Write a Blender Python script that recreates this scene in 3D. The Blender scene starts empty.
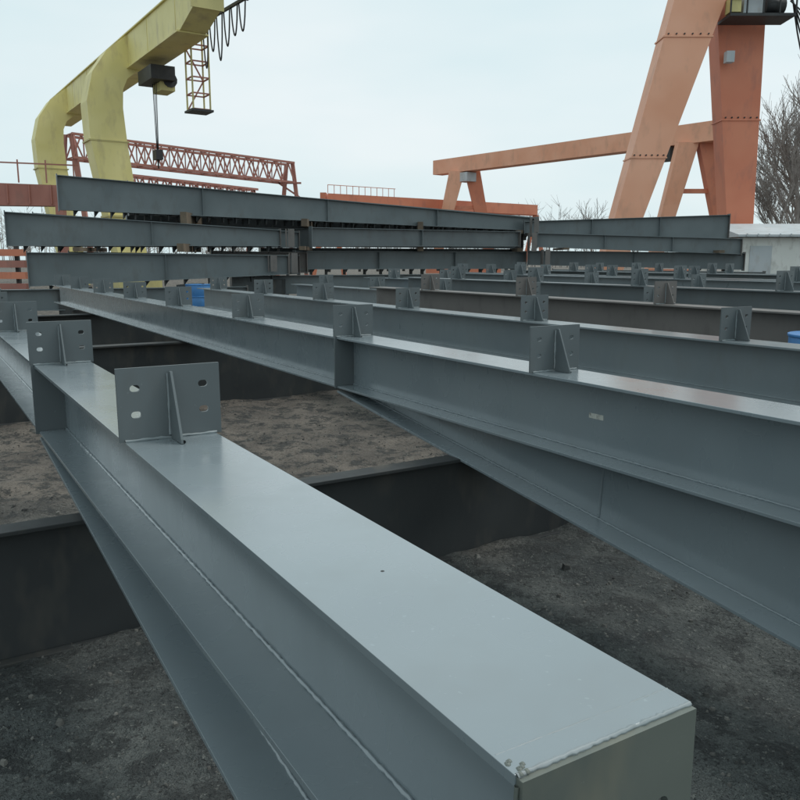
import bpy,bmesh,math,random
from mathutils import Vector,Matrix,noise
random.seed(7)
sc=bpy.context.scene
V=Vector
Z=V((0,0,1))
D=V((-.517,.856,0)).normalized(); N=V((.856,.517,0)).normalized()
CAMZ=1.525
def W(s,a,z): return N*s+D*a+Z*z

# ---------------------------------------------------------------- materials
def newmat(name):
    m=bpy.data.materials.new(name); m.use_nodes=True
    nt=m.node_tree; return m,nt,nt.nodes['Principled BSDF']
def nz(nt,scale,detail=4,rough=.55,vec=None,sc3=None):
    n=nt.nodes.new('ShaderNodeTexNoise'); n.inputs['Scale'].default_value=scale
    n.inputs['Detail'].default_value=detail; n.inputs['Roughness'].default_value=rough
    tc=nt.nodes.new('ShaderNodeTexCoord'); src=tc.outputs['Object']
    if sc3:
        mp=nt.nodes.new('ShaderNodeMapping'); mp.inputs['Scale'].default_value=sc3
        nt.links.new(src,mp.inputs[0]); src=mp.outputs[0]
    nt.links.new(src,n.inputs['Vector']); return n.outputs['Fac']
def ramp(nt,f,stops):
    r=nt.nodes.new('ShaderNodeValToRGB'); e=r.color_ramp.elements
    while len(e)<len(stops): e.new(.5)
    for i,(p,c) in enumerate(stops):
        e[i].position=p; e[i].color=(c,c,c,1) if not isinstance(c,(tuple,list)) else (*c[:3],1)
    nt.links.new(f,r.inputs[0]); return r.outputs[0]
def mix(nt,f,a,b,mode='MIX'):
    m=nt.nodes.new('ShaderNodeMix'); m.data_type='RGBA'; m.blend_type=mode
    for k,v in ((0,f),(6,a),(7,b)):
        if isinstance(v,(int,float)): m.inputs[k].default_value=v
        elif isinstance(v,tuple): m.inputs[k].default_value=(*v[:3],1)
        else: nt.links.new(v,m.inputs[k])
    return m.outputs[2]
def bump(nt,bs,h,strength,dist,prev=None):
    b=nt.nodes.new('ShaderNodeBump'); b.inputs['Strength'].default_value=strength; b.inputs['Distance'].default_value=dist
    nt.links.new(h,b.inputs['Height'])
    if prev: nt.links.new(prev,b.inputs['Normal'])
    nt.links.new(b.outputs[0],bs.inputs['Normal']); return b.outputs[0]
def paint(name,c1,c2,r0=.3,r1=.5,dirt=(.06,.055,.05),dirtamt=.35,s=1.0,spec=.5,bmp=.15,near=False,coat=0):
    m,nt,bs=newmat(name)
    col=mix(nt,ramp(nt,nz(nt,1.7*s,2),[(.3,0.),(.7,1.)]),c1,c2)
    big=nz(nt,5*s,3,.65,sc3=(1,1,.45))
    col=mix(nt,ramp(nt,big,[(.52,0.),(.76,dirtamt)]),col,dirt)
    if near:
        lite=tuple(min(1,x*1.5+.02) for x in c2)
        col=mix(nt,ramp(nt,nz(nt,95*s,1,.5),[(.74,0.),(.80,.3)]),col,lite)
        nt.links.new(ramp(nt,big,[(.3,r0),(.72,r1)]),bs.inputs['Roughness'])
        bump(nt,bs,nz(nt,2.5*s,1),bmp,.02)
    else: bs.inputs['Roughness'].default_value=(r0+r1)/2
    nt.links.new(col,bs.inputs['Base Color'])
    bs.inputs['Specular IOR Level'].default_value=spec
    if coat: bs.inputs['Coat Weight'].default_value=coat; bs.inputs['Coat Roughness'].default_value=.16
    return m
M={}
M['grey']=paint('steel_grey_paint',(.182,.218,.236),(.212,.250,.268),.22,.36,dirt=(.17,.19,.195),dirtamt=.3,spec=.85,near=True,bmp=.10,coat=.6)
M['grey2']=paint('steel_grey_paint_shop',(.158,.188,.202),(.188,.220,.232),.26,.42,dirt=(.14,.15,.15),dirtamt=.5,spec=.75,near=True,coat=.45)
M['far']=paint('steel_grey_paint_weathered',(.115,.138,.146),(.15,.175,.182),.35,.5,dirt=(.10,.10,.095),dirtamt=.6,s=.7)
M['dgrey']=paint('steel_dark_paint',(.10,.117,.124),(.13,.150,.156),.30,.46,dirt=(.10,.097,.09),dirtamt=.5,near=True)
M['brown']=paint('red_oxide_primer',(.125,.115,.108),(.15,.138,.13),.5,.7,dirt=(.08,.075,.07),dirtamt=.7)
M['oxide']=paint('red_oxide_paint',(.34,.13,.10),(.42,.18,.14),.5,.7,dirt=(.2,.12,.1),dirtamt=.5,s=.5)
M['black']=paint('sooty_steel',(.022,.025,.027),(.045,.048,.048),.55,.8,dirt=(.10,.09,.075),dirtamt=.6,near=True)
M['end']=paint('end_plate_primer',(.10,.115,.105),(.15,.165,.145),.35,.6,dirt=(.21,.20,.15),dirtamt=.6,s=2,near=True)
M['weld']=paint('weld_bead',(.20,.235,.245),(.25,.28,.29),.4,.55,dirt=(.13,.12,.11),dirtamt=.5,s=3)
M['yellow']=paint('yellow_paint',(.70,.60,.23),(.80,.70,.32),.45,.6,dirt=(.46,.37,.20),dirtamt=.6,s=.35)
M['yellowd']=paint('faded_yellow_paint',(.50,.43,.18),(.6,.52,.22),.5,.6,dirt=(.25,.2,.13),dirtamt=.6,s=.35)
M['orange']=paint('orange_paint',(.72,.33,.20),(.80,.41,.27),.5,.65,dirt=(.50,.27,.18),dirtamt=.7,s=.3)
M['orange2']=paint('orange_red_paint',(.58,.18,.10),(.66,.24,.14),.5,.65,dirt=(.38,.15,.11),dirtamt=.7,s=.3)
M['blue']=paint('blue_plastic',(.04,.17,.42),(.06,.22,.48),.35,.5,s=1)
M['wood']=paint('old_timber',(.10,.075,.055),(.17,.13,.09),.8,.9,s=2)
M['white']=paint('whitewash',(.62,.63,.60),(.74,.74,.71),.8,.9,dirt=(.32,.30,.27),dirtamt=.8,s=.6)
M['roof']=paint('grey_sheet_roof',(.42,.46,.48),(.52,.54,.56),.5,.7,dirt=(.3,.25,.2),dirtamt=.5,s=.5)
M['glass']=paint('dark_window',(.04,.05,.06),(.06,.07,.08),.1,.2,dirtamt=.1)
M['cable']=paint('black_rubber',(.02,.02,.022),(.035,.035,.035),.5,.6)
M['bark']=paint('bark',(.24,.21,.19),(.34,.30,.28),.85,.95,s=1)
M['label']=paint('paper_label',(.42,.42,.38),(.55,.55,.5),.6,.8,dirt=(.08,.08,.08),dirtamt=1.,s=16)
# ground
m,nt,bs=newmat('yard_ground'); M['ground']=m
n1=nz(nt,1.6,6,.68)
dark=mix(nt,ramp(nt,n1,[(.38,0.),(.62,1.)]),(.040,.047,.048),(.110,.118,.112))
brown=mix(nt,ramp(nt,n1,[(.35,0.),(.62,1.)]),(.105,.092,.080),(.215,.185,.155))
tc=nt.nodes.new('ShaderNodeTexCoord'); sx=nt.nodes.new('ShaderNodeSeparateXYZ'); nt.links.new(tc.outputs['Object'],sx.inputs[0])
ma=nt.nodes.new('ShaderNodeMath'); ma.operation='MULTIPLY_ADD'; nt.links.new(nz(nt,.7,2,.6),ma.inputs[0]); ma.inputs[1].default_value=4.; nt.links.new(sx.outputs[1],ma.inputs[2])
mr=nt.nodes.new('ShaderNodeMapRange'); mr.inputs[1].default_value=6.2; mr.inputs[2].default_value=7.6; nt.links.new(ma.outputs[0],mr.inputs[0])
col=mix(nt,mr.outputs[0],dark,brown)
n2=nz(nt,5.5,6,.78)
col=mix(nt,ramp(nt,n2,[(.50,0.),(.56,.8)]),col,(.030,.033,.033))
n3=nz(nt,55,3,.7)
col=mix(nt,ramp(nt,n3,[(.60,0.),(.68,.7)]),col,(.22,.225,.205))
col=mix(nt,ramp(nt,n3,[(.34,.8),(.42,0.)]),col,(.018,.019,.019))
nt.links.new(col,bs.inputs['Base Color'])
bs.inputs['Roughness'].default_value=.85
b=bump(nt,bs,n2,.9,.10); bump(nt,bs,n3,.8,.02,b)
m,nt,bs=newmat('gravel_mat'); M['gravel']=m
nt.links.new(mix(nt,ramp(nt,nz(nt,7,1),[(.35,0.),(.65,1.)]),(.04,.04,.038),(.17,.165,.15)),bs.inputs['Base Color']); bs.inputs['Roughness'].default_value=.9

# ---------------------------------------------------------------- builder
class B:
    def __init__(s): s.bm=bmesh.new(); s.m=[]
    def mi(s,k):
        if k not in s.m: s.m.append(k)
        return s.m.index(k)
    def face(s,vs,i,smooth=False):
        try:
            f=s.bm.faces.new(vs); f.material_index=i; f.smooth=smooth
        except ValueError: pass
    def loft(s,a,b,k,smooth=False,caps=True):
        i=s.mi(k); va=[s.bm.verts.new(p) for p in a]; vb=[s.bm.verts.new(p) for p in b]; n=len(a)
        for j in range(n): s.face([va[j],va[(j+1)%n],vb[(j+1)%n],vb[j]],i,smooth)
        if caps: s.face(va[::-1],i); s.face(vb,i)
    def prism(s,poly,vec,k): s.loft(poly,[p+vec for p in poly],k)
    def box(s,c,ax,ay,az,k):
        q=[c-ax/2-ay/2-az/2,c+ax/2-ay/2-az/2,c+ax/2+ay/2-az/2,c-ax/2+ay/2-az/2]
        s.loft(q,[p+az for p in q],k)
    def cyl(s,p0,p1,r0,r1,k,n=10,caps=True):
        d=(p1-p0)
        if d.length<1e-6: return
        d.normalize(); u=d.orthogonal().normalized(); w=d.cross(u)
        s.loft([p0+(u*math.cos(t)+w*math.sin(t))*r0 for t in [2*math.pi*j/n for j in range(n)]],
               [p1+(u*math.cos(t)+w*math.sin(t))*r1 for t in [2*math.pi*j/n for j in range(n)]],k,True,caps)
    def tube(s,pts,r,k,n=6):
        for i in range(len(pts)-1): s.cyl(pts[i],pts[i+1],r,r,k,n,False)
    def bar(s,p0,p1,w,k):
        d=(p1-p0).normalized(); u=d.cross(Z)
        if u.length<.05: u=V((1,0,0))
        u.normalize(); v=d.cross(u)
        q=[u*w/2+v*w/2,u*-w/2+v*w/2,u*-w/2-v*w/2,u*w/2-v*w/2]
        s.loft([p0+x for x in q],[p1+x for x in q],k)
    def add(s,vf,mat,k):
        i=s.mi(k); vs=[s.bm.verts.new(mat@v) for v in vf[0]]
        for f in vf[1]: s.face([vs[j] for j in f],i)
    def weld(s,p0,p1,r,k='weld',step=.012):
        L=(p1-p0).length; n=max(2,int(L/step)); d=(p1-p0)/L; u=d.orthogonal().normalized(); w=d.cross(u); i=s.mi(k); prev=None
        for j in range(n+1):
            rr=r*(.75+.5*random.random()); c=p0+d*L*j/n+(u*(random.random()-.5)+w*(random.random()-.5))*r*.35
            ring=[s.bm.verts.new(c+(u*math.cos(t)+w*math.sin(t))*rr) for t in [2*math.pi*q/6 for q in range(6)]]
            if prev:
                for q in range(6): s.face([prev[q],prev[(q+1)%6],ring[(q+1)%6],ring[q]],i,True)
            prev=ring
    def finish(s,name,bevel=0):
        bmesh.ops.recalc_face_normals(s.bm,faces=s.bm.faces)
        me=bpy.data.meshes.new(name); s.bm.to_mesh(me); s.bm.free()
        for k in s.m: me.materials.append(M[k])
        o=bpy.data.objects.new(name,me); sc.collection.objects.link(o)
        if bevel:
            md=o.modifiers.new('bevel','BEVEL'); md.width=bevel; md.segments=2; md.limit_method='ANGLE'; md.angle_limit=math.radians(50)
        return o

def rect(c,u,w,v,h):
    return [c-u*w/2,c+u*w/2,c+u*w/2+v*h,c-u*w/2+v*h]
def ibeam(b,P0,P1,d0,d1,w,tf,tw,k,kw=None):
    kw=kw or k
    d=(P1-P0); d.z=0; d.normalize(); u=d.cross(Z).normalized(); dn=-Z
    b.loft(rect(P0,u,w,dn,tf),rect(P1,u,w,dn,tf),k)
    b.loft(rect(P0+dn*(d0-tf),u,w,dn,tf),rect(P1+dn*(d1-tf),u,w,dn,tf),k)
    e=.0008
    b.loft(rect(P0+dn*(tf-e),u,tw,dn,d0-2*tf+2*e),rect(P1+dn*(tf-e),u,tw,dn,d1-2*tf+2*e),kw)

_pc={}
def plate(w,h,t,holes):
    key=(w,h,t,tuple(holes))
    if key in _pc: return _pc[key]
    cu=bpy.data.curves.new('tmp','CURVE'); cu.dimensions='2D'; cu.fill_mode='BOTH'; cu.extrude=t/2
    def spl(pts):
        sp=cu.splines.new('POLY'); sp.points.add(len(pts)-1)
        for p,q in zip(sp.points,pts): p.co=(q[0],q[1],0,1)
        sp.use_cyclic_u=True
    spl([(-w/2,0),(w/2,0),(w/2,h),(-w/2,h)])
    for (x,y,l,r) in holes:
        pts=[]
        for j in range(9): t_=-math.pi/2+math.pi*j/8; pts.append((x+l/2+r*math.cos(t_),y+r*math.sin(t_)))
        for j in range(9): t_=math.pi/2+math.pi*j/8; pts.append((x-l/2+r*math.cos(t_),y+r*math.sin(t_)))
        spl(pts)
    o=bpy.data.objects.new('tmp',cu); sc.collection.objects.link(o)
    dg=bpy.context.evaluated_depsgraph_get(); me=o.evaluated_get(dg).to_mesh()
    r=([v.co.copy() for v in me.vertices],[tuple(p.vertices) for p in me.polygons])
    o.evaluated_get(dg).to_mesh_clear(); bpy.data.objects.remove(o); bpy.data.curves.remove(cu)
    _pc[key]=r; return r
def frame(o,x,y,z):
    m=Matrix.Identity(4)
    for i,c in enumerate((x,y,z)): m[0][i],m[1][i],m[2][i]=c.x,c.y,c.z
    m[0][3],m[1][3],m[2][3]=o.x,o.y,o.z
    return m
def cleat(b,base,u,d,w,h,k,t=.008,gus=True,holes=True,tilt=0):
    hs=[]
    if holes:
        for sx_ in(-1,1):
            for yy in(.36,.72): hs.append((sx_*w*.33,h*yy,.009,.0095))
    zz=(Z+d*tilt).normalized()
    b.add(plate(w,h,t,hs),frame(base,u,zz,u.cross(zz)),k)
    if gus:
        g=.0035; f=-d
        b.prism([base+f*t/2+Z*h*.93-u*g+f*.006,base+f*t/2-u*g,base+f*(t/2+.10)-u*g+Z*.0,base+f*(t/2+.10)-u*g+Z*.012,base+f*(t/2+.022)-u*g+Z*h*.93],u*2*g,k)
        b.weld(base+f*t/2+u*.005+Z*.004,base+f*(t/2+.1)+u*.005+Z*.004,.005,'weld')
        b.weld(base-u*.006-d*(t/2+.004)+Z*.01,base-u*.006-d*(t/2+.004)+Z*h*.9,.004,'weld')
        b.weld(base-u*w*.45-d*(t/2+.001)+Z*.002,base+u*w*.45-d*(t/2+.001)+Z*.002,.0045,'weld')

FW=.258; TF=.013; TW=.009; DEP=.335
def rafter(s_left,a0,a1,top,cleats,joint=None,hslope=0,k='grey',width=FW,dep=DEP,endplate=False,welds=True,name='steel_i_beam',bev=.0022,holes=True,ccol=None):
    b=B(); sc_=s_left+width/2
    ibeam(b,W(sc_,a0,top),W(sc_,a1,top),dep,dep,width,TF,TW,k)
    if welds:
        for zz in(top-TF-.003,top-dep+TF+.003):
            b.weld(W(sc_-TW/2-.003,a0+.02,zz),W(sc_-TW/2-.003,min(a1,9),zz),.005,k)
    for a in cleats:
        dj=(joint is not None and abs(a-joint)<.01)
        cleat(b,W(sc_+random.uniform(-.004,.004),a,top+.001),N,D,width*1.12,.205,ccol or ('dgrey'),t=.012 if dj else .009,gus=True,holes=holes,tilt=random.uniform(-.02,.02))
        if dj:
            for sg in(-1,1):
                b.box(W(sc_+sg*(width*.56/2+TW/4),a,top-dep/2),N*(width*.56-TW/2),D*.012,Z*(dep-2*TF-.001),'dgrey')
            b.box(W(sc_-width*.53,a,top-dep/2),N*width*.06,D*.0125,Z*(dep*1.0),'dgrey')
    if joint is not None:
        drop=(joint-a0)*hslope
        P=W(sc_,joint,top-dep-.001); Q=W(sc_,a0,top-dep-.001)
        b.loft(rect(P,N,TW,-Z,.02),rect(Q,N,TW,-Z,drop+.01),k)
        b.loft(rect(P-Z*.016,N,width,-Z,TF),rect(Q-Z*(drop+.004),N,width,-Z,TF),k)
        b.weld(P-N*(TW/2+.003)-Z*.014,Q-N*(TW/2+.003)-Z*(drop+.002),.005,k)
        am=(joint+a0)/2+.35
        dm=(joint-am)*hslope
        b.weld(W(sc_-TW/2-.001,am,top-dep),W(sc_-TW/2-.001,am+.02,top-dep-dm),.006,k)
    if endplate:
        e=W(sc_,a0-.005,top-.003)
        b.add(plate(width-.004,dep+.05,.010,((width*.30,dep*.84,.0,.011),(-width*.30,dep*.5,.0,.011),(width*.3,dep*.2,0,.011))),frame(e-Z*(dep+.05),N,Z,N.cross(Z)),'end')
        b.weld(W(sc_-width/2+.002,a0+.0,top-.0022),W(sc_+width/2-.002,a0+.0,top-.0022),.0034,'weld',.005)
        b.weld(W(sc_-width/2+.004,a0+.036,top-.0012),W(sc_+width/2,a0+.034,top-.0012),.0018,'weld',.007)
        b.weld(W(sc_-width/2,a0-.003,top-.01),W(sc_-width/2,a0-.003,top-dep),.003,'end')
        for q in range(9):
            p=W(sc_-width/2+abs(random.gauss(0,.012)),a0+random.uniform(-.004,.022),top-.001); b.cyl(p,p+Z*.003,.0045,.0015,'end',6)
        p=W(sc_+.02,a0+.52,top-.0005); b.cyl(p,p+Z*.0012,.004,.003,'black',7)
    return b.finish(name,bev)

TOP=CAMZ-.5
rafter(.464,.55,19,TOP,[2.24,4.15,6.2,8.2,10.2,12.2,14.2,16.2,18.2],4.15,.08,endplate=True)
rafter(2.33,-.6,16.9,TOP,[2.72,4.66,6.6,8.7,10.7,12.7,14.7,16.5],4.66,.116)
rafter(4.25,.3,13.9,TOP+.0,[3.2,5.1,7.1,9.1,11.1,13.1],5.15,.1,k='grey2')
rows=[(5.75,2.4,10.4,1.12,'brown'),(6.5,3.2,15,1.03,'grey2'),(7.6,4.4,12.5,1.2,'dgrey'),(8.7,4.4,16,1.12,'grey2'),(10.2,4.,15,1.22,'grey2'),(11.7,3.,17,1.2,'grey2'),(13.4,2.,17,1.24,'far'),(15.2,1.,17,1.22,'grey2')]
for i,(s,a0,a1,t,k) in enumerate(rows):
    rafter(s,a0,a1,t,[a0+.7+j*1.95 for j in range(int((a1-a0-.7)/1.95)+1)],None,k=k,welds=False,bev=0,ccol='dgrey' if k!='brown' else 'brown',dep=.36)
# ---------------- cross supports (skids)
def skid(a,s0,s1,top,w=.24,name='support_beam'):
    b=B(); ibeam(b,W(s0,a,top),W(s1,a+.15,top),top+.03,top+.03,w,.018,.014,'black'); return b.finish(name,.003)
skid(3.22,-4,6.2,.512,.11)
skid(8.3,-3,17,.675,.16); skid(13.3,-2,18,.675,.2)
b=B(); b.box(W(.62,3.28,(.512+.600)/2),N*.16,D*.1,Z*.086,'black'); b.finish('timber_block',.004)
for (s,t) in [(r[0]+.13,r[3]-.36) for r in rows]:
    for a in (8.3,13.3):
        if t-.675>.01:
            b=B(); b.box(W(s,a+.1,(t+.675)/2),N*.24,D*.13,Z*(t-.675-.003),'wood'); b.finish('timber_block')

b=B(); b.add(plate(.085,.022,.0008,()),frame(W(2.46-TW/2-.0015,2.44,.850),D,Z,D.cross(Z)),'label'); b.finish('paper_label')

# ---------------- ground
def axis(lo,hi,fine0,fine1,step,g=1.18):
    xs=[]; x=fine0
    while x<fine1: xs.append(x); x+=step
    st=step
    while x<hi: xs.append(x); st*=g; x+=st
    xs.append(hi); x=fine0; st=step; left=[]
    while True:
        st*=g; x-=st
        if x<lo: break
        left.append(x)
    left.append(lo); return left[::-1]+xs
def gz(x,y):
    p=V((x,y,0)); return noise.fractal(p*.6,1.,2.,3)*.035+noise.fractal(p*2.6,.8,2.1,4)*.030-.01
xs=axis(-700,700,-3.5,4,.035); ys=axis(-60,1200,.6,8,.035)
bm=bmesh.new(); grid=[]
for y in ys:
    f=max(0,min(1,(30-y)/20))
    grid.append([bm.verts.new((x,y,gz(x,y)*f)) for x in xs])
for j in range(len(ys)-1):
    for i in range(len(xs)-1):
        f=bm.faces.new((grid[j][i],grid[j][i+1],grid[j+1][i+1],grid[j+1][i])); f.smooth=True
me=bpy.data.meshes.new('ground'); bm.to_mesh(me); bm.free(); me.materials.append(M['ground'])
sc.collection.objects.link(bpy.data.objects.new('ground',me))
vs=[];fs=[]
for i in range(11000):
    x=random.uniform(-4,4.5); y=random.uniform(.8,9); r=random.choice((.003,.004,.005,.006,.009))*random.uniform(.7,1.5)
    if noise.noise(V((x*1.3,y*1.3,3)))<-.05: continue
    if random.random()<.03: r*=2.8
    z=gz(x,y); k0=len(vs); ph=random.random()*6; n=5
    for q in range(n): t=ph+q*2*math.pi/n; rr=r*random.uniform(.8,1.3); vs.append((x+rr*math.cos(t),y+rr*math.sin(t),z-r*.3))
    for q in range(n): t=ph+q*2*math.pi/n; rr=r*random.uniform(.4,.8); vs.append((x+rr*math.cos(t),y+rr*math.sin(t),z+r*random.uniform(.5,.9)))
    for q in range(n): fs.append((k0+q,k0+(q+1)%n,k0+n+(q+1)%n,k0+n+q))
    fs.append(tuple(k0+n+q for q in range(n)))
me=bpy.data.meshes.new('gravel'); me.from_pydata(vs,[],fs); me.materials.append(M['gravel'])
sc.collection.objects.link(bpy.data.objects.new('gravel',me))

# ---------------- distant stack of tapered rafters
def stackbeam(p0,p1,d0,d1,k='far',w=.26,studs=0,ends=True,stiff=0,name='tapered_steel_beam'):
    b=B(); p0=V(p0); p1=V(p1)
    ibeam(b,p0,p1,d0,d1,w,.016,.012,k)
    d=(p1-p0); L=d.length; dh=V((d.x,d.y,0)).normalized(); u=dh.cross(Z)
    if ends:
        b.box(p0-Z*d0/2-dh*.01,u*w*1.02,dh*.02,Z*(d0+.06),'dgrey')
        b.box(p1-Z*d1/2+dh*.01,u*w*1.02,dh*.02,Z*(d1+.06),'brown')
    if studs:
        n=int(L/studs)
        for i in range(1,n):
            t=i/n; c=p0.lerp(p1,t); dd=d0+(d1-d0)*t
            sx_=random.uniform(-.1,.1)
            c=c-Z*(dd+.075)+dh*sx_
            b.box(c,u*.2,dh*.012,Z*.149,'black')
            b.prism([c+Z*.074+u*.0,c-Z*.07,c+dh*.11+Z*.074],u*.01,'black')
    if stiff:
        n=int(L/stiff)
        for i in range(1,n):
            t=i/n; c=p0.lerp(p1,t); dd=d0+(d1-d0)*t
            b.box(c-Z*dd/2,u*w*.9,dh*.012,Z*(dd-.034),k)
    return b.finish(name)
S=stackbeam
S((-8.3,20,3.52),(4.2,26,2.80),.82,.40,studs=.36,stiff=3.3)
S((-6.9,20.9,3.44),(4.4,26.5,2.84),.8,.42,studs=.42)
S((-7.2,21.6,3.0),(4.4,27.2,2.7),.6,.42,studs=.36,k='black')
S((-9.15,19,2.60),(-3.2,21.6,2.28),.78,.42,studs=.38,stiff=2.8)
S((-8.9,19.9,2.62),(-2.8,22.4,2.25),.80,.42,studs=.45)
S((-5.6,22.2,2.40),(3.9,26.3,2.33),.52,.48,stiff=2.4)
S((-2.4,22.0,2.36),(3.6,24.9,2.34),.50,.44,k='dgrey',stiff=2.4)
S((-8.8,19.2,1.68),(-3.0,21.6,1.62),.80,.50,studs=.5,stiff=2.8)
S((-8.1,19.9,1.70),(-2.8,22.3,1.62),.75,.5)
S((-5.0,21.5,1.74),(-2.6,22.4,1.70),.6,.55,k='brown')
S((-2.9,22.4,1.74),(3.9,25.6,1.74),.50,.52,studs=.5,stiff=2.)
S((-4.,23.3,1.84),(3.9,26.6,1.84),.56,.52,studs=.5)
S((-4.5,21.6,1.08),(4.1,25.5,1.08),.50,.52)
S((-9.3,18.8,.82),(-4.0,21.0,.82),.50,.52)
S((3.9,25.6,2.68),(10.1,25.2,2.86),.36,.74,stiff=1.9)
S((3.9,26.3,2.66),(10.1,25.9,2.8),.36,.74,studs=.6)
S((4.2,24.9,2.30),(10.2,24.4,2.12),.42,.46,stiff=1.6)
S((4.0,25.4,1.78),(10.4,24.6,1.70),.44,.50,stiff=2.4,studs=.6)
S((4.6,24.4,1.22),(10.6,23.6,1.15),.46,.44)
b=B()
for (x,y,z) in [(-8,19.6,.85),(-5.5,20.8,.9),(-3.3,21.9,1.0),(-1.8,22.6,.55),(1.6,24.2,.55),(3.6,25.3,.55),(5.2,24.9,.7),(9.8,24.3,.65)]:
    b.box(V((x,y+.3,z/2-.02)),V((.3,0,0)),V((0,1.4,0)),Z*(z),'black')
for (x,y,z0,z1) in [(-7.6,19.7,1.7,1.8),(-5.4,20.6,1.7,1.9),(-2.6,22.2,1.76,1.86),(3.7,25.7,1.75,1.86),(3.7,25.7,2.3,2.4),(-2.6,22.8,2.4,2.6),(5,25,1.8,1.86),(9.5,24.6,1.7,1.78),(.6,24.1,1.75,1.87),(.6,24.6,2.35,2.6),(-5.5,21.4,2.4,2.7)]:
    b.box(V((x,y+.3,(z0+z1)/2)),V((.16,0,0)),V((0,1.8,0)),Z*(z1-z0),'wood')
for (x,y,z0,z1) in [(-3.45,21.35,1.2,1.62),(-2.95,21.7,1.15,1.68),(3.9,24.7,1.75,2.3),(4.0,25.,2.2,2.75),(4.3,24.6,1.3,1.8),(-3.0,21.5,1.84,2.30)]:
    b.box(V((x,y,(z0+z1)/2)),V((.02,.01,0)),V((-.02,.26,0)),Z*(z1-z0),'brown')
    b.box(V((x+.15,y-.12,(z0+z1)/2)),V((.16,.06,0)),V((0,.02,0)),Z*(z1-z0),'brown')
b.finish('timber_dunnage')

# ---------------- generic lattice
def lattice(b,p0,p1,h,w,n,k,t=.14):
    d=(p1-p0).normalized(); u=d.cross(Z).normalized()*w/2
    for sg in(-1,1):
        for z in(0,-h): b.bar(p0+u*sg+Z*z,p1+u*sg+Z*z,t*1.3,k)
        for i in range(n):
            a=p0.lerp(p1,i/n)+u*sg; c=p0.lerp(p1,(i+.5)/n)+u*sg; e=p0.lerp(p1,(i+1)/n)+u*sg
            b.bar(a-Z*h,c,t*.7,k); b.bar(c,e-Z*h,t*.7,k); b.bar(a,a-Z*h,t*.6,k)
    for i in range(n+1):
        a=p0.lerp(p1,i/n); b.bar(a+u,a-u,t*.6,k); b.bar(a+u-Z*h,a-u-Z*h,t*.6,k)

# ---------------- yellow gantry crane (offset-leg single girder)
G0=V((-6.75,30,0)); G1=V((-21.1,52,0)); g=(G1-G0).normalized(); p=V((g.y*-1,g.x,0)).normalized()
if p.x>0: p=-p
b=B()
GT=11.1; GB=9.75
def sect(c,w,t,bt): return [c+p*w/2+Z*t,c-p*w/2+Z*t,c-p*w/2+Z*bt,c+p*w/2+Z*bt]
b.loft(sect(G0,1.0,GT,GB+.45),sect(G0+g*1.5,1.0,GT,GB),'yellow')
b.loft(sect(G0+g*1.5,1.0,GT,GB),sect(G1,1.0,GT,GB),'yellow')
b.loft(sect(G0-g*.04,1.2,GT+.06,GB+.4),sect(G0-g*.001,1.2,GT+.06,GB+.4),'yellowd')
b.loft(sect(G0+g*.1,1.16,GT+.05,GT+.004),sect(G1,1.16,GT+.05,GT+.004),'yellow')
b.loft(sect(G0+g*1.6,1.2,GB-.004,GB-.06),sect(G1,1.2,GB-.004,GB-.06),'yellow')
for i in range(7): 
    c=G0+g*(2+i*3.6); b.loft(sect(c,1.03,GT-.01,GB+.01),sect(c+g*.04,1.03,GT-.01,GB+.01),'yellow')
def leg(t):
    c=G0+g*t
    out=[(1.1,0),(1.75,3.5),(2.3,6.6),(2.35,8.2),(2.05,9.4),(1.4,10.35),(.5,11.1),(-.45,11.35)]
    inn=[(-.1,0),(.4,3.5),(.75,6.6),(.85,8.0),(.8,8.8),(.6,9.25),(.2,9.6),(-.45,9.7)]
    for i in range(len(out)-1):
        q=[c+p*x+Z*z for x,z in (out[i],out[i+1],inn[i+1],inn[i])]
        b.prism(q,g*1.25,'yellow')
    b.box(c+p*1.52+g*.625+Z*6.6,p*1.7,g*1.32,Z*.06,'yellowd')
    b.box(c+p*1.0+g*.575+Z*3.4,p*1.6,g*1.36,Z*.08,'yellowd')
    b.box(c+p*.6+g*.575+Z*.45,p*1.0,g*5,Z*.6,'yellowd')
    for x in(-2,-1.3,1.3,2): b.cyl(c+p*.45+g*(.575+x)+Z*.25,c+p*.75+g*(.575+x)+Z*.25,.25,.25,'black',14)
leg(8.5); leg(21.5)
for i in range(14):
    c=G0+g*(9+i*1.3)-p*.5+Z*GT; b.bar(c,c+Z*.9,.04,'yellowd')
b.bar(G0+g*9-p*.5+Z*(GT+.9),G0+g*26-p*.5+Z*(GT+.9),.04,'yellowd')
c=G0+g*6.6
b.box(c+Z*9.1-p*.1,p*1.0,g*1.9,Z*.55,'cable'); b.box(c+Z*8.65-p*.4,p*.6,g*1.1,Z*.35,'yellowd')
b.cyl(c+Z*8.9-g*.6-p*.5,c+Z*8.9+g*.6-p*.5,.3,.3,'cable',12)
for x in(-.25,0,.25): b.cyl(c+Z*9+g*x,c+Z*6.0+g*x*.4,.018,.018,'cable',5)
b.box(c+Z*5.9,p*.3,g*.5,Z*.4,'cable'); b.cyl(c+Z*5.7,c+Z*5.35,.05,.03,'cable',6)
cc=G0+g*3.8-p*.9
for (x,y) in((-.35,-.35),(.35,-.35),(.35,.35),(-.35,.35)): b.bar(cc+p*x+g*y+Z*7.4,cc+p*x+g*y+Z*10.4,.06,'yellowd')
for z in [7.4+.6*i for i in range(6)]:
    for (x1,y1,x2,y2) in((.35,.35,-.35,.35),(.35,-.35,-.35,-.35),(.35,-.35,.35,.35),(-.35,-.35,-.35,.35)):
        b.bar(cc+p*x1+g*y1+Z*z,cc+p*x2+g*y2+Z*z,.05,'oxide')
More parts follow.
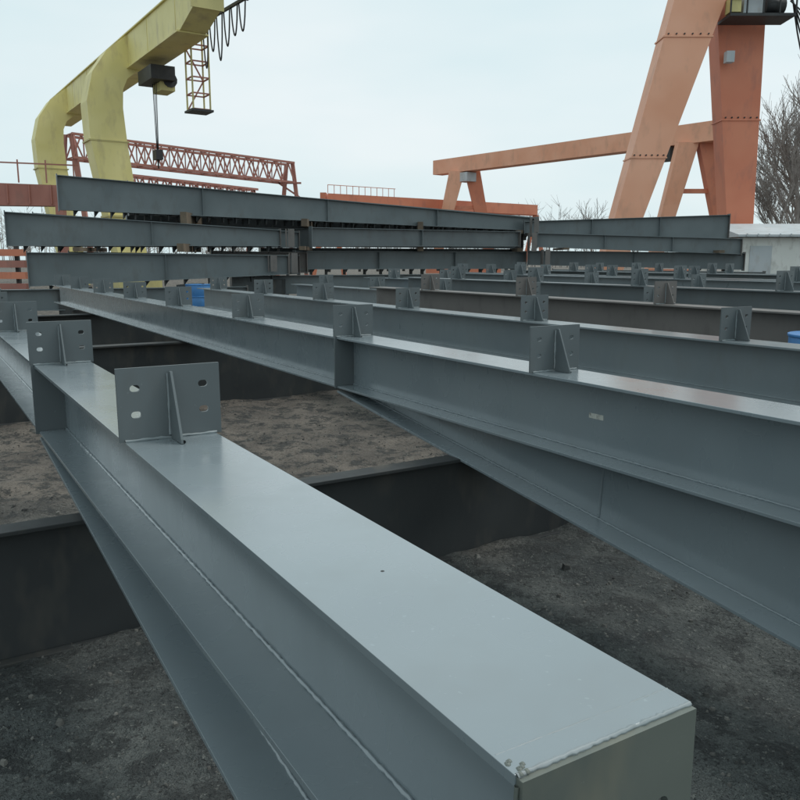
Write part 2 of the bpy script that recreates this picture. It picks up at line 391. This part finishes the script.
b.bar(cc+p*.35+g*.35+Z*7.4,cc-p*.35+g*.35+Z*8.6,.05,'oxide'); b.bar(cc-p*.35+g*.35+Z*8.6,cc+p*.35+g*.35+Z*9.8,.05,'oxide')
b.box(cc+Z*7.35,p*.9,g*.9,Z*.08,'cable')
b.bar(G0-p*1.3+g*-.3+Z*10.65,G0-p*.75+g*9+Z*10.65,.1,'cable')
b.bar(G0-p*1.3+g*-.3+Z*10.65,G0+Z*10.8,.08,'cable')
b.box(G0-p*1.3-g*.3+Z*10.75,p*.4,g*.5,Z*.2,'cable')
for i in range(6):
    a=G0-p*(1.3-.06*i)+g*(-.3+i*.6)+Z*10.6; e=a+g*.6; dp=random.uniform(.7,2.)
    b.tube([a.lerp(e,j/8)-Z*dp*math.sin(math.pi*j/8)**.7 if 0<j<8 else a.lerp(e,j/8) for j in range(9)],.03,'cable')
b.finish('yellow_gantry_crane')

# ---------------- big orange gantry (near, right)
b=B()
def bleg(b,x0,z0,w0,x1,z1,w1,y0,y1,dep,k):
    q=lambda x,z,w,y:[V((x-w/2,y-dep/2,z)),V((x+w/2,y-dep/2,z)),V((x+w/2,y+dep/2,z)),V((x-w/2,y+dep/2,z))]
    b.loft(q(x0,z0,w0,y0),q(x1,z1,w1,y1),k)
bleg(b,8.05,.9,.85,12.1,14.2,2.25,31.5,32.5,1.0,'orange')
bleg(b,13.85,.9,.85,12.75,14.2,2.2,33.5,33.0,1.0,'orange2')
for (t,k,x0,x1,w0,w1,y0,y1) in ((.33,'orange',8.05,12.1,.85,2.25,31.5,32.5),(.66,'orange',8.05,12.1,.85,2.25,31.5,32.5),(.45,'orange2',13.85,12.75,.85,2.2,33.5,33.)):
    x=x0+(x1-x0)*t; w=w0+(w1-w0)*t; z=.9+13.3*t
    b.box(V((x,y0+(y1-y0)*t,z)),V((w*1.05,0,0)),V((0,1.08,0)),Z*.05,k)
    for q in range(6): b.cyl(V((x-w*.42+w*.168*q,y0+(y1-y0)*t-.5,z+.09)),V((x-w*.42+w*.168*q,y0+(y1-y0)*t-.56,z+.09)),.03,.03,'cable',6)
b.box(V((11,32.5,.55)),V((9,0,0)),V((0,1.,0)),Z*.7,'orange2')
for x in (7.5,8.6,13.4,14.5): b.cyl(V((x,32.2,.25)),V((x,32.8,.25)),.25,.25,'black',14)
b.box(V((12.3,32.7,14.9)),V((4.2,0,0)),V((0,2,0)),Z*1.4,'orange')
b.loft([V((11.3,31.7,15.6)),V((13.3,31.7,15.6)),V((13.3,31.7,17.2)),V((11.3,31.7,17.2))],[V((30,52,15.6)),V((32,52,15.6)),V((32,52,17.2)),V((30,52,17.2))],'orange')
b.box(V((13.3,31.9,10.35)),V((2.4,0,0)),V((0,1.2,0)),Z*.1,'cable')
b.box(V((13.0,31.9,10.75)),V((.7,0,0)),V((0,.8,0)),Z*.6,'roof')
b.box(V((12.3,31.6,10.7)),V((.4,0,0)),V((0,.5,0)),Z*.5,'yellowd')
b.cyl(V((13.5,31.7,10.75)),V((14.2,31.7,10.75)),.28,.28,'cable',14)
for x in (12.1,12.7,13.3,13.9,14.5): b.bar(V((x,31.3,10.4)),V((x,31.3,11.4)),.05,'cable')
for z in (10.9,11.4): b.bar(V((12.1,31.3,z)),V((14.5,31.3,z)),.05,'cable')
b.box(V((12.55,32.3,9.1)),V((.3,0,0)),V((0,.3,0)),Z*.4,'roof')
for i in range(5):
    a=V((14.4+i*.0,31.6,10.9+.1*i)); e=V((17.5,33+i*.4,12.0-.3*i))
    b.tube([a.lerp(e,j/10)-Z*(.9+.3*i)*math.sin(math.pi*j/10) for j in range(11)],.03,'cable')
b.finish('orange_gantry_crane')

# ---------------- second orange gantry further back
b=B()
A=V((22.8,55,0)); E=V((3.6,79,0)); gd=(E-A).normalized(); pp=V((gd.y,-gd.x,0))
def s2(c,w,t,bt): return [c+pp*w/2+Z*t,c-pp*w/2+Z*t,c-pp*w/2+Z*bt,c+pp*w/2+Z*bt]
b.loft(s2(A,1.2,10.7,9.4),s2(E,1.2,10.7,9.4),'orange')
b.loft(s2(A-gd*.3,1.4,10.85,9.2),s2(A-gd*.002,1.4,10.85,9.2),'orange2')
for t in (3.5,27):
    c=A+gd*t
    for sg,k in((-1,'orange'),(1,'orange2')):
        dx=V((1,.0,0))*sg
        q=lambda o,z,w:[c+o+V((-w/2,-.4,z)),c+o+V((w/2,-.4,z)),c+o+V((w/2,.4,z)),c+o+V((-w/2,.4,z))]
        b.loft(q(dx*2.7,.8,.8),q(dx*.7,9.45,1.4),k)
    b.box(c+Z*.5,V((7,0,0)),V((0,.8,0)),Z*.6,'orange2')
    b.box(c+Z*6.2,V((2.6,0,0)),V((0,.3,0)),Z*.3,'orange2')
b.box(A+gd*6+Z*8.9,gd*1.6,pp*1.2,Z*.9,'cable')
b.box(E-gd*4+Z*8.9,gd*1.4,pp*1.2,Z*.8,'roof')
b.finish('orange_gantry_crane')

# ---------------- low red-orange girder crane in the middle distance
b=B()
A=V((-6.1,70,0)); E=V((14.2,85,0)); HZ=1.25
for off in (0,1.6):
    o=V((0,off,0)); b.loft(*[[c+o+V((0,-.3,5.75+HZ)),c+o+V((0,.3,5.75+HZ)),c+o+V((0,.3,4.75+HZ)),c+o+V((0,-.3,4.75+HZ))] for c in(A,E)],'orange2')
for c in(A,E):
    b.bar(c+V((-.2,0,4.8+HZ)),c+V((-1.4,0,0)),.4,'orange2'); b.bar(c+V((.2,1.5,4.8+HZ)),c+V((1.2,1.5,0)),.4,'orange2')
b.box(A+V((-.4,.8,5.2+HZ)),V((.5,0,0)),V((0,2.6,0)),Z*1.2,'orange2')
for i in range(12):
    c=A.lerp(E,i/40)+V((0,-.3,5.75+HZ)); b.bar(c,c+Z*.7,.05,'orange2')
b.bar(A+V((0,-.3,6.45+HZ)),A.lerp(E,.28)+V((0,-.3,6.45+HZ)),.05,'orange2')
b.finish('overhead_girder_crane')

# ---------------- lattice gantry, left
b=B()
p0=V((-21.9,55,9.6)); p1=V((-8.8,66,9.0))
lattice(b,p0,p1,1.5,1.4,14,'oxide',.12)
for c in(p1,):
    for dx in(-1.2,1.2): b.bar(c+V((dx*.2,0,0)),c+V((dx,0,-9)),.3,'oxide')
    for z in(-1.5,-3.,-4.5,-6): b.bar(c+V((-.9,0,z)),c+V((.9,0,z-1.2)),.14,'oxide'); b.bar(c+V((.9,0,z)),c+V((-.9,0,z)),.14,'oxide')
for dx in(-1.2,1.2): b.bar(p0+V((dx*.2,0,0)),p0+V((dx,0,-9.6)),.3,'oxide')
b.finish('lattice_gantry_crane')
b=B()
p0=V((-22,66,8.1)); p1=V((-13.5,76,7.8))
lattice(b,p0,p1,1.5,1.2,10,'oxide',.14)
for c in(p0,p1):
    for dx in(-1.,1.): b.bar(c,c+V((dx,0,-8.0)),.3,'oxide')
b.finish('lattice_gantry_crane')
b=B()
b.loft(*[[c+V((0,-.4,t)),c+V((0,.4,t)),c+V((0,.4,bt)),c+V((0,-.4,bt))] for c,t,bt in((V((-24,36,0)),5.0,3.9),(V((-14.6,38,0)),4.8,3.9))],'oxide')
for x in [-23+.9*i for i in range(10)]: b.box(V((x,35.7+(x+24)*.21,4.4)),V((.06,0,0)),V((0,.3,0)),Z*.85,'oxide')
for x in(-22,-18.5,-15.2): b.bar(V((x,36.8,4)),V((x,36.8,0)),.35,'oxide')
b.bar(V((-24,35.6,5.9)),V((-14.6,37.6,5.7)),.06,'oxide')
for i in range(9): b.bar(V((-24+i*1.15,35.6+i*.24,4.9)),V((-24+i*1.15,35.6+i*.24,5.9)),.05,'oxide')
b.finish('crane_runway_girder')
b=B(); c=V((-18.3,36,0))
for i in range(4): b.box(c+V((0,0,.3+i*.5)),V((3.4,0,0)),V((0,.25,0)),Z*.3,'orange2' if i%2 else 'oxide')
for x in(-1.2,1.2): b.box(c+V((x,.3,1.1)),V((.15,0,0)),V((0,.2,0)),Z*2.3,'black')
b.finish('steel_section_rack')

# ---------------- barrels
def barrel(x,y,z0):
    b=B(); c=V((x,y,z0)); R=.29
    for (za,zb,ra,rb) in((0,.02,R*1.03,R*1.03),(.02,.3,R,R),(.3,.33,R*1.04,R*1.04),(.33,.58,R,R),(.58,.61,R*1.04,R*1.04),(.61,.86,R,R),(.86,.88,R*1.03,R*1.03)):
        b.cyl(c+Z*za,c+Z*zb,ra,rb,'blue',24)
    b.cyl(c+V((.12,0,.875)),c+V((.12,0,.90)),.03,.03,'cable',10)
    b.finish('blue_barrel',.004)
    b=B()
    for i in range(6): b.box(V((x-.4+.16*i,y,z0-.012)),V((.11,0,0)),V((0,.9,0)),Z*.022,'wood')
    for j in(-.38,0,.38): b.box(V((x,y+j,(z0-.024)/2-.02)),V((.95,0,0)),V((0,.1,0)),Z*(z0),'wood')
    b.finish('wooden_pallet')
barrel(3.02,5.55,.13); barrel(-4.75,19.0,.06)

# ---------------- white shed on the right
b=B()
x0,x1,y0,y1,h=12.6,24,30,35,2.3
b.box(V(((x0+x1)/2,(y0+y1)/2,h/2)),V((x1-x0,0,0)),V((0,y1-y0,0)),Z*h,'white')
b.prism([V((x0-.3,y0-.35,h+.02)),V((x0-.3,y1+.3,h+.02)),V((x0-.3,y1+.3,h+.1)),V((x0-.3,(y0+y1)/2,h+.6)),V((x0-.3,y0-.35,h+.1))],V((x1-x0+.6,0,0)),'roof')
for x in(15.6,18,20.4):
    b.box(V((x,y0-.01,1.35)),V((1,0,0)),V((0,.06,0)),Z*.9,'glass'); b.box(V((x,y0-.06,1.35)),V((.05,0,0)),V((0,.05,0)),Z*.9,'white'); b.box(V((x,y0-.05,.86)),V((1.2,0,0)),V((0,.14,0)),Z*.07,'white')
b.box(V((13.3,y0-.01,1.)),V((.8,0,0)),V((0,.05,0)),Z*2,'roof')
for x in [x0+.4*i for i in range(29)]: b.box(V((x,y0-.38,h+.08)),V((.04,0,0)),V((0,.04,0)),Z*.1,'roof')
b.finish('white_shed')

# ---------------- bare trees
def tree(x,y,H,name='bare_tree',dens=5):
    b=B()
    def grow(p_,d,L,r,lv):
        n=3; q=p_
        for i in range(n):
            d2=(d+V((random.uniform(-.12,.12),random.uniform(-.12,.12),random.uniform(-.02,.1)))).normalized(); e=q+d2*L/n
            b.cyl(q,e,max(.009,r*(1-.25*i/n)),max(.008,r*(1-.25*(i+1)/n)),'bark',5 if lv<2 else 3,False); q=e; d=d2
            if lv<dens and (lv>0 or i>0):
                for _ in range(2 if lv>0 else 3):
                    a=random.uniform(0,6.28); t=random.uniform(.35,.8)
                    u=d.orthogonal().normalized(); w=d.cross(u)
                    dd=(d+(u*math.cos(a)+w*math.sin(a))*t+Z*.15).normalized()
                    grow(q,dd,L*random.uniform(.5,.72),r*.5,lv+1)
    grow(V((x,y,-.1)),Z.copy(),H*.42,H*.016,0)
    return b.finish(name)
tree(27.0,56,13.5,dens=4); tree(24.2,52,9,dens=4); tree(29.5,60,15,dens=4)
tree(36,75,11,dens=3); tree(17.5,75,8,dens=3)
b=B()
for i in range(420):
    x=random.uniform(-90,110); y=random.uniform(135,165); h=random.uniform(5,9.)*(1+.3*math.sin(x*.07))
    q=V((x,y,0)); t=q+V((random.uniform(-.4,.4),0,h)); b.cyl(q,t,.1,.02,'bark',3,False)
    for j in range(16):
        c=q.lerp(t,random.uniform(.25,.95)); e=c+V((random.uniform(-1.7,1.7),random.uniform(-.8,.8),random.uniform(.5,2.2)))
        b.cyl(c,e,.04,.012,'bark',3,False)
b.finish('distant_trees')

# ---------------- world, sun, camera
w=bpy.data.worlds.new('World'); sc.world=w; w.use_nodes=True; nt=w.node_tree; nt.nodes.clear()
out=nt.nodes.new('ShaderNodeOutputWorld'); bg=nt.nodes.new('ShaderNodeBackground'); bg2=nt.nodes.new('ShaderNodeBackground'); mx=nt.nodes.new('ShaderNodeMixShader')
sky=nt.nodes.new('ShaderNodeTexSky'); sky.sky_type='NISHITA'; sky.sun_disc=False
EL,RO=math.radians(58),math.radians(70)
sky.sun_elevation=EL; sky.sun_rotation=RO; sky.dust_density=3
nt.links.new(sky.outputs[0],bg.inputs[0]); bg.inputs[1].default_value=.08
tc=nt.nodes.new('ShaderNodeTexCoord'); mp=nt.nodes.new('ShaderNodeMapping'); mp.inputs['Scale'].default_value=(1,1,3.5)
nn=nt.nodes.new('ShaderNodeTexNoise'); nn.inputs['Scale'].default_value=1.6; nn.inputs['Detail'].default_value=4; nn.inputs['Roughness'].default_value=.5
nt.links.new(tc.outputs['Generated'],mp.inputs[0]); nt.links.new(mp.outputs[0],nn.inputs['Vector'])
cr=nt.nodes.new('ShaderNodeValToRGB'); cr.color_ramp.elements[0].position=.3; cr.color_ramp.elements[0].color=(.62,.81,.85,1)
cr.color_ramp.elements[1].position=.72; cr.color_ramp.elements[1].color=(.84,.92,.94,1)
nt.links.new(nn.outputs['Fac'],cr.inputs[0]); nt.links.new(cr.outputs[0],bg2.inputs[0]); bg2.inputs[1].default_value=1.06
mx.inputs[0].default_value=.9; nt.links.new(bg.outputs[0],mx.inputs[1]); nt.links.new(bg2.outputs[0],mx.inputs[2]); nt.links.new(mx.outputs[0],out.inputs[0])
sun=bpy.data.lights.new('sun','SUN'); sun.energy=1.5; sun.angle=math.radians(20); sun.color=(1,.97,.92)
so=bpy.data.objects.new('sun',sun); sc.collection.objects.link(so)
sd=V((math.sin(RO)*math.cos(EL),math.cos(RO)*math.cos(EL),math.sin(EL)))
so.rotation_euler=sd.to_track_quat('Z','Y').to_euler()
cam=bpy.data.cameras.new('camera'); co=bpy.data.objects.new('camera',cam); sc.collection.objects.link(co)
cam.sensor_width=36; cam.lens=36; cam.clip_end=3000; cam.clip_start=.02
co.location=(0,0,CAMZ); co.rotation_euler=(math.radians(80),0,0)
sc.camera=co
sc.view_settings.view_transform='Standard'; sc.view_settings.look='None'; sc.view_settings.exposure=0
